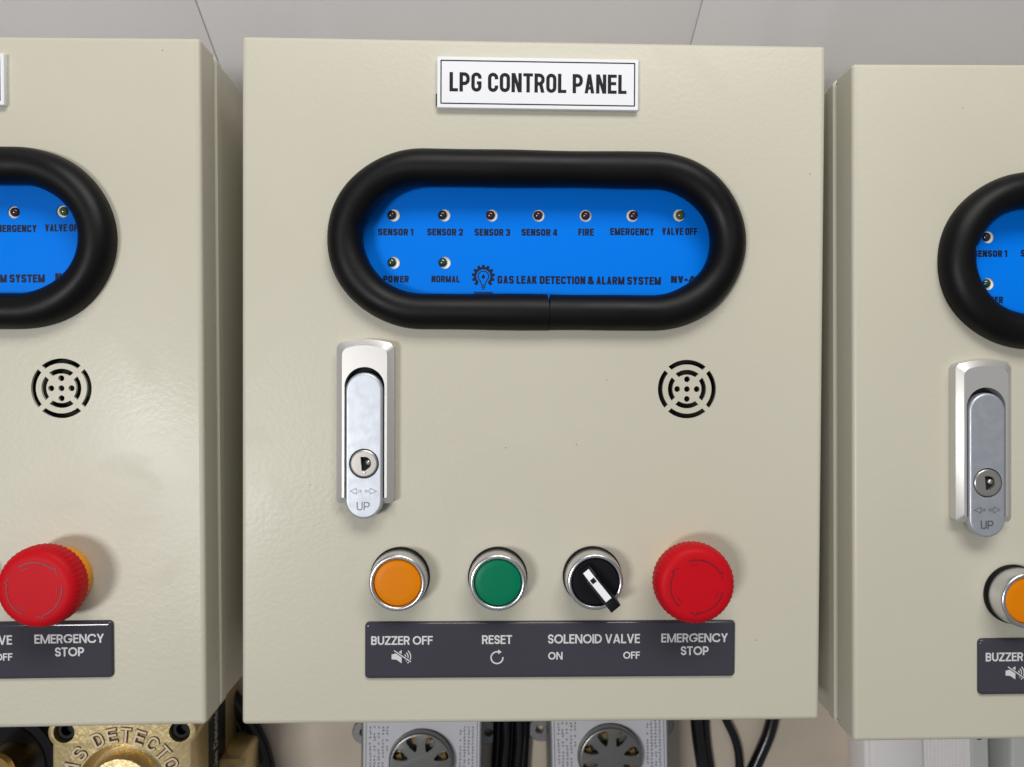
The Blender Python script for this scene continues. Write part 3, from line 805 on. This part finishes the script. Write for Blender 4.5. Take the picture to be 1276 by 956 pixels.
# rating sticker on the flank
g = G(); box(g, FW - 4.6, FW - 4.35, -14, 33, DZ - 62, DZ - 32); st = link('rating_sticker', mesh_from('rating_sticker', g.v, g.f, BLACKPL, 0), det)
g = G(); lettering(g, 'Gas Detector', -12, 31, 3, 10, 0, 0.01)
g.v = [(FW - 4.3, y_, DZ - 48 + (x_ - 0)) if False else (FW - 4.3, x_, DZ - 46 - 4 + y_) for x_, y_, z_ in g.v]
link('lettering', mesh_from('lettering', g.v, g.f, SILVERINK, 0), st)

# black round sounder with a brass hub beside it
sx0, sy0 = M(-6, 962, -90)
snd = put('round_sounder', 'black round sounder with brass hub beside gold gas detector', 'sounder', (sx0, sy0, 0))
g = G(); lathe(g, [(34, 0), (36, 6), (36, 48), (34, 54), (30, 56), (27, 54), (25, 46), (12, 44), (0.01, 44)], 56); link('horn', mesh_from('horn', g.v, g.f, CABLE, 40), snd)
g = G(); lathe(g, [(11, 44), (11, 58), (9, 60), (5.5, 60), (5, 56), (0.01, 56)], 32); link('hub', mesh_from('hub', g.v, g.f, BRASS, 40), snd)

# brass gland and cable right of the gold detector
bx_, by_ = M(288, 965, -110)
gl = put('cable_gland', 'small brass block behind the gold gas detector', 'cable gland', (bx_, by_, 0))
g = G(); loft(g, rrect(18, 24, 4, 6), [], [(0, 0), (0, 40), (1.2, 41.5)]); link('gland_block', mesh_from('gland_block', g.v, g.f, GOLD, 40), gl)
g = G(); lathe(g, [(5, 41.5), (5, 44), (3, 44), (3, 42)], 20); link('gland_nut', mesh_from('gland_nut', g.v, g.f, BRASS, 40), gl)

def bez(pts, n=10):
    out = []
    P_ = [Vector(p) for p in pts]; P_ = [P_[0] * 2 - P_[1]] + P_ + [P_[-1] * 2 - P_[-2]]
    for i in range(1, len(P_) - 2):
        a, b, c, d = P_[i-1:i+3]
        for k in range(n):
            t = k / n
            out.append(0.5 * ((2*b) + (c - a)*t + (2*a - 5*b + 4*c - d)*t*t + (3*b - a - 3*c + d)*t**3))
    return out + [P_[-2]]
def cable(label, pix, r, z, group=None):
    pts = []
    for q in pix:
        zz = q[2] if len(q) > 2 else z
        x, y = M(q[0], q[1], zz - 150); pts.append((x, y, zz))
    g = G(); tube(g, bez(pts), r, 14)
    o = link('cable', mesh_from('cable', g.v, g.f, CABLE, 60)); return tag(o, label, 'cable', group)
cable('thick black cable curving down beside the gold gas detector', [(268, 842), (292, 872), (314, 905), (330, 940), (336, 985), (330, 1040)], 5.2, 6)
cable('thin black cable running beside the thick cable near the gold gas detector', [(258, 850), (284, 880), (301, 912), (316, 950), (318, 1000), (312, 1050)], 2.6, 3)
B1 = 'black cable in the bundle between the two sensor modules'
for k, (x, z, r) in enumerate(((621, 5, 4.2), (629.5, 12, 3.9), (637.5, 5, 4.3), (646, 11.5, 4.0), (653.5, 5, 3.8))):
    cable(B1, [(x + 3, 855), (x + 1, 890), (x + (k % 2), 925), (x - 2, 960), (x - 3, 1010)], r, z, 'cables bundled between the sensor modules')
cable('black cable standing straight beside the right ear of a sensor module', [(868, 850), (868, 895), (871, 925), (876, 960), (880, 1010)], 4.6, 5)
cable('thin grey-black cable lying against the straight black cable', [(880, 850), (879, 895), (881, 925), (886, 960), (893, 1010)], 2.6, 3)
cable('black looped cable bowing outward over the stone floor', [(890, 858), (903, 893), (916, 922), (921, 950), (919, 1000)], 2.9, 3)
cable('black cable slanting away across the stone floor beside the loop', [(972, 845), (964, 890), (957, 917), (945, 945), (930, 980), (918, 1020)], 4.6, 5)

# two sensor modules
def module(label, cx_px, cy_px, ph, rz):
    zt = 44.0
    x, y = M(cx_px, cy_px, zt - 150)
    e = put('sensor_module', label, 'sensor module', (x, y, 0), 'sensor modules on the floor', rz)
    k = (542.4 - zt) / 950.0; w = 75.5 * k; 
    cut = 9.0
    def m_h():
        g = G(); loft(g, rrect(2*w, 2*w + 6, 3, 5), [], [(0, 4), (0, zt - 2.4), (0.8, zt - 1.6)]); return mesh_from('housing', g.v, g.f, CASTGREY, 40)
    link('housing', shared('mh', m_h), e)
    def m_ear():
        g = G(); out = arc(8.5, 90, 270, 16, -w - 4, 0) + [(-w + 1, -8.5), (-w + 1, 8.5)]
        loft(g, out, [circ(3.0, 20, -w - 4.5, 0)], [(0, 0), (0, 5.2), (0.6, 5.8)], 5.8); return mesh_from('mounting_ear', g.v, g.f, CASTGREY, 40)
    for r_ in (0, 180):
        o = link('mounting_ear', shared('me', m_ear), e); o.rotation_euler = (0, 0, math.radians(r_)); o.location = (0, 0.001, 0)
    s = w - 1.6; sy = w + 1.4; c = 11
    def m_pl():
        g = G(); out = []
        for qx, qy, a0 in ((1, 1, 0), (-1, 1, 90), (-1, -1, 180), (1, -1, 270)):   # corners scooped round the lid screws
            a = arc(c, a0 + 270, a0 + 180, 8, qx * (s - 1) , qy * (sy + 2))
            out += [p for p in a if abs(p[0]) <= s and abs(p[1]) <= sy] if False else []
        out = [(s, -sy), (s, sy), (-s, sy), (-s, -sy)]
        loft(g, out, [circ(41 * k, 48)], [(0, zt - 1.7), (0, zt - 1.2)], 0.5); return mesh_from('printed_plate', g.v, g.f, PLATE, 0)
    pl = link('printed_plate', shared('mp', m_pl), e)
    def m_pr():
        g = G(); z0, z1 = zt - 1.2, zt - 1.15; random.seed(11)
        strip(g, [(s - 1.6, -sy + 1.6), (s - 1.6, sy - 1.6), (-s + 1.6, sy - 1.6), (-s + 1.6, -sy + 1.6)], 0.35, z0, z1, True)
        for side in (-1, 1):
            for cidx in range(5 if side < 0 else 4):
                xx = side * (s - 4.4 - 2.75 * cidx)
                if side < 0 and cidx > 4: continue
                yy = 22.0 - (0 if cidx else 0); 
                while yy > -24:
                    if math.hypot(xx, yy) > 41 * k + 2 and random.random() < 0.9:
                        for _ in range(3):
                            w1 = random.uniform(0.5, 1.0); h1 = random.uniform(0.18, 0.4); ox = random.uniform(-0.5, 0.5); oy = random.uniform(-0.7, 0.7)
                            box(g, xx + ox - w1*0.6, xx + ox + w1*0.6, yy + oy - h1/2, yy + oy + h1/2, z0, z1)
                        box(g, xx - 0.14, xx + 0.14, yy - 0.75, yy + 0.75, z0, z1 + 0.003)
                    yy -= 2.15
        return mesh_from('plate_print', g.v, g.f, PLATEINK, 0)
    link('plate_print', shared('mpr', m_pr), pl)
    R = 40.0 * k
    def m_cap():
        holes = []
        for i in range(8):
            a = math.radians(45 * i); cA, sA = math.cos(a), math.sin(a)
            q = [(R*0.44, -0.6), (R*0.62, -2.6), (R*0.82, -3.5), (R*0.89, -2.6), (R*0.91, 0), (R*0.89, 2.6), (R*0.82, 3.5), (R*0.62, 2.6), (R*0.44, 0.6)]
            holes.append([(x*cA - y*sA, x*sA + y*cA) for x, y in q])
        g = G(); loft(g, circ(R, 64), holes, [(0, zt - 6), (0, zt + 3.0), (0.3, zt + 4.0), (1.0, zt + 4.6), (1.6, zt + 4.7)], 2.0)
        return mesh_from('vent_cap', g.v, g.f, CAPGREY, 40)
    cp = link('vent_cap', shared('mc', m_cap), e); cp.rotation_euler = (0, 0, math.radians(ph))
    g = G(); flat(g, circ(R - 1, 40), zt - 5, zt - 4); link('cap_floor', shared('mcf', lambda: mesh_from('cap_floor', g.v, g.f, INNER, 0)), cp)
    for i in range(8):
        def m_ct():
            g2 = G(); box(g2, -1.6, 1.6, -1.5, 1.5, zt - 4, zt + 2.0); return mesh_from('brass_contact', g2.v, g2.f, BRASS, 0)
        a = math.radians(45 * i + (7 if i % 2 else -6)); link('brass_contact', shared('bc', m_ct), cp, (R * 0.72 * math.cos(a), R * 0.72 * math.sin(a), 0))
    def m_sc():
        g = G(); lathe(g, [(7.2, zt - 1.3), (7.2, zt - 1.0), (6.6, zt - 0.9), (0.01, zt - 0.9)], 28); return mesh_from('lid_screw', g.v, g.f, CASTGREY, 40)
    def m_scl():
        g = G(); strip(g, circ(8.0, 28), 0.4, zt - 1.2, zt - 1.14, True); return mesh_from('screw_outline', g.v, g.f, PLATEINK, 0)
    for qx in (-1, 1):
        for qy in (-1, 1):
            o = link('lid_screw', shared('sc', m_sc), e, (qx * (w - 9.5), qy * (w - 3), 0)); link('screw_outline', shared('scl', m_scl), o)
    return e
module('grey sensor module with slotted round cap beside the bare stone floor', 525, 949, 22, -0.5)
module('grey sensor module with slotted round cap next to the loose black cables', 760, 942, 18, 1.5)

# white plastic box at the foot of the last panel
wz = 28.0
x0, yT = M(1082, 905, wz - 150); x1, _ = M(1236, 905, wz - 150)
wb_ = put('plastic_box', 'white ribbed plastic box with a light grey end strip on the floor', 'plastic box', ((x0 + x1) / 2, yT - 50, 0), rz=2.0)
ww = (x1 - x0); 
g = G(); loft(g, rrect(ww, 110, 2.5, 5), [], [(0.6, 0), (0, 1), (0, wz - 4), (0.4, wz - 3.2), (1.2, wz - 3)]); link('case', mesh_from('case', g.v, g.f, WHITEBOX, 40), wb_)
g = G(); loft(g, rrect(ww * 0.44, 106, 4, 5, -ww * 0.25, 0), [], [(0, wz - 3.05), (0.3, wz - 1.2), (2.5, wz)]); link('front_bezel', mesh_from('front_bezel', g.v, g.f, WHITEBOX, 60), wb_)
for i in range(11):
    def m_rib():
        g = G(); loft(g, rrect(1.6, 104, 0.6, 3), [], [(0, wz - 3.05), (0.2, wz - 1.6), (0.5, wz - 1.4)]); return mesh_from('rib', g.v, g.f, WHITEBOX, 40)
    link('rib', shared('rib', m_rib), wb_, (-ww * 0.01 + i * 2.55, 0, 0))
g = G(); loft(g, rrect(ww * 0.135, 108, 1.2, 4, ww * 0.425, 0), [], [(0, wz - 3.05), (0, wz - 1.2), (0.5, wz - 0.7)]); es = link('end_strip', mesh_from('end_strip', g.v, g.f, GREYBOX, 40), wb_)
g = G(); flat(g, rrect(3.4, 1.7, 0.7, 4, ww * 0.42, 50 - 11), wz - 0.75, wz - 0.66); link('indicator_mark', mesh_from('indicator_mark', g.v, g.f, PLATEINK, 0), es)

# corner of a grey casing beside it
gx, gy = M(1263, 905, 40 - 150)
gc = put('grey_casing', 'plain grey casing standing beside the white ribbed plastic box', 'casing', (gx + 35, gy - 50, 0))
g = G(); loft(g, rrect(70, 110, 4, 6), [], [(0.8, 0), (0, 1), (0, 36)]); link('case', mesh_from('case', g.v, g.f, GREYBOX, 40), gc)
g = G(); loft(g, rrect(71, 111, 4.4, 6), [], [(0, 36), (0, 38.6), (0.5, 39.6), (1.4, 40)]); link('lid', mesh_from('lid', g.v, g.f, GREYBOX, 40), gc)
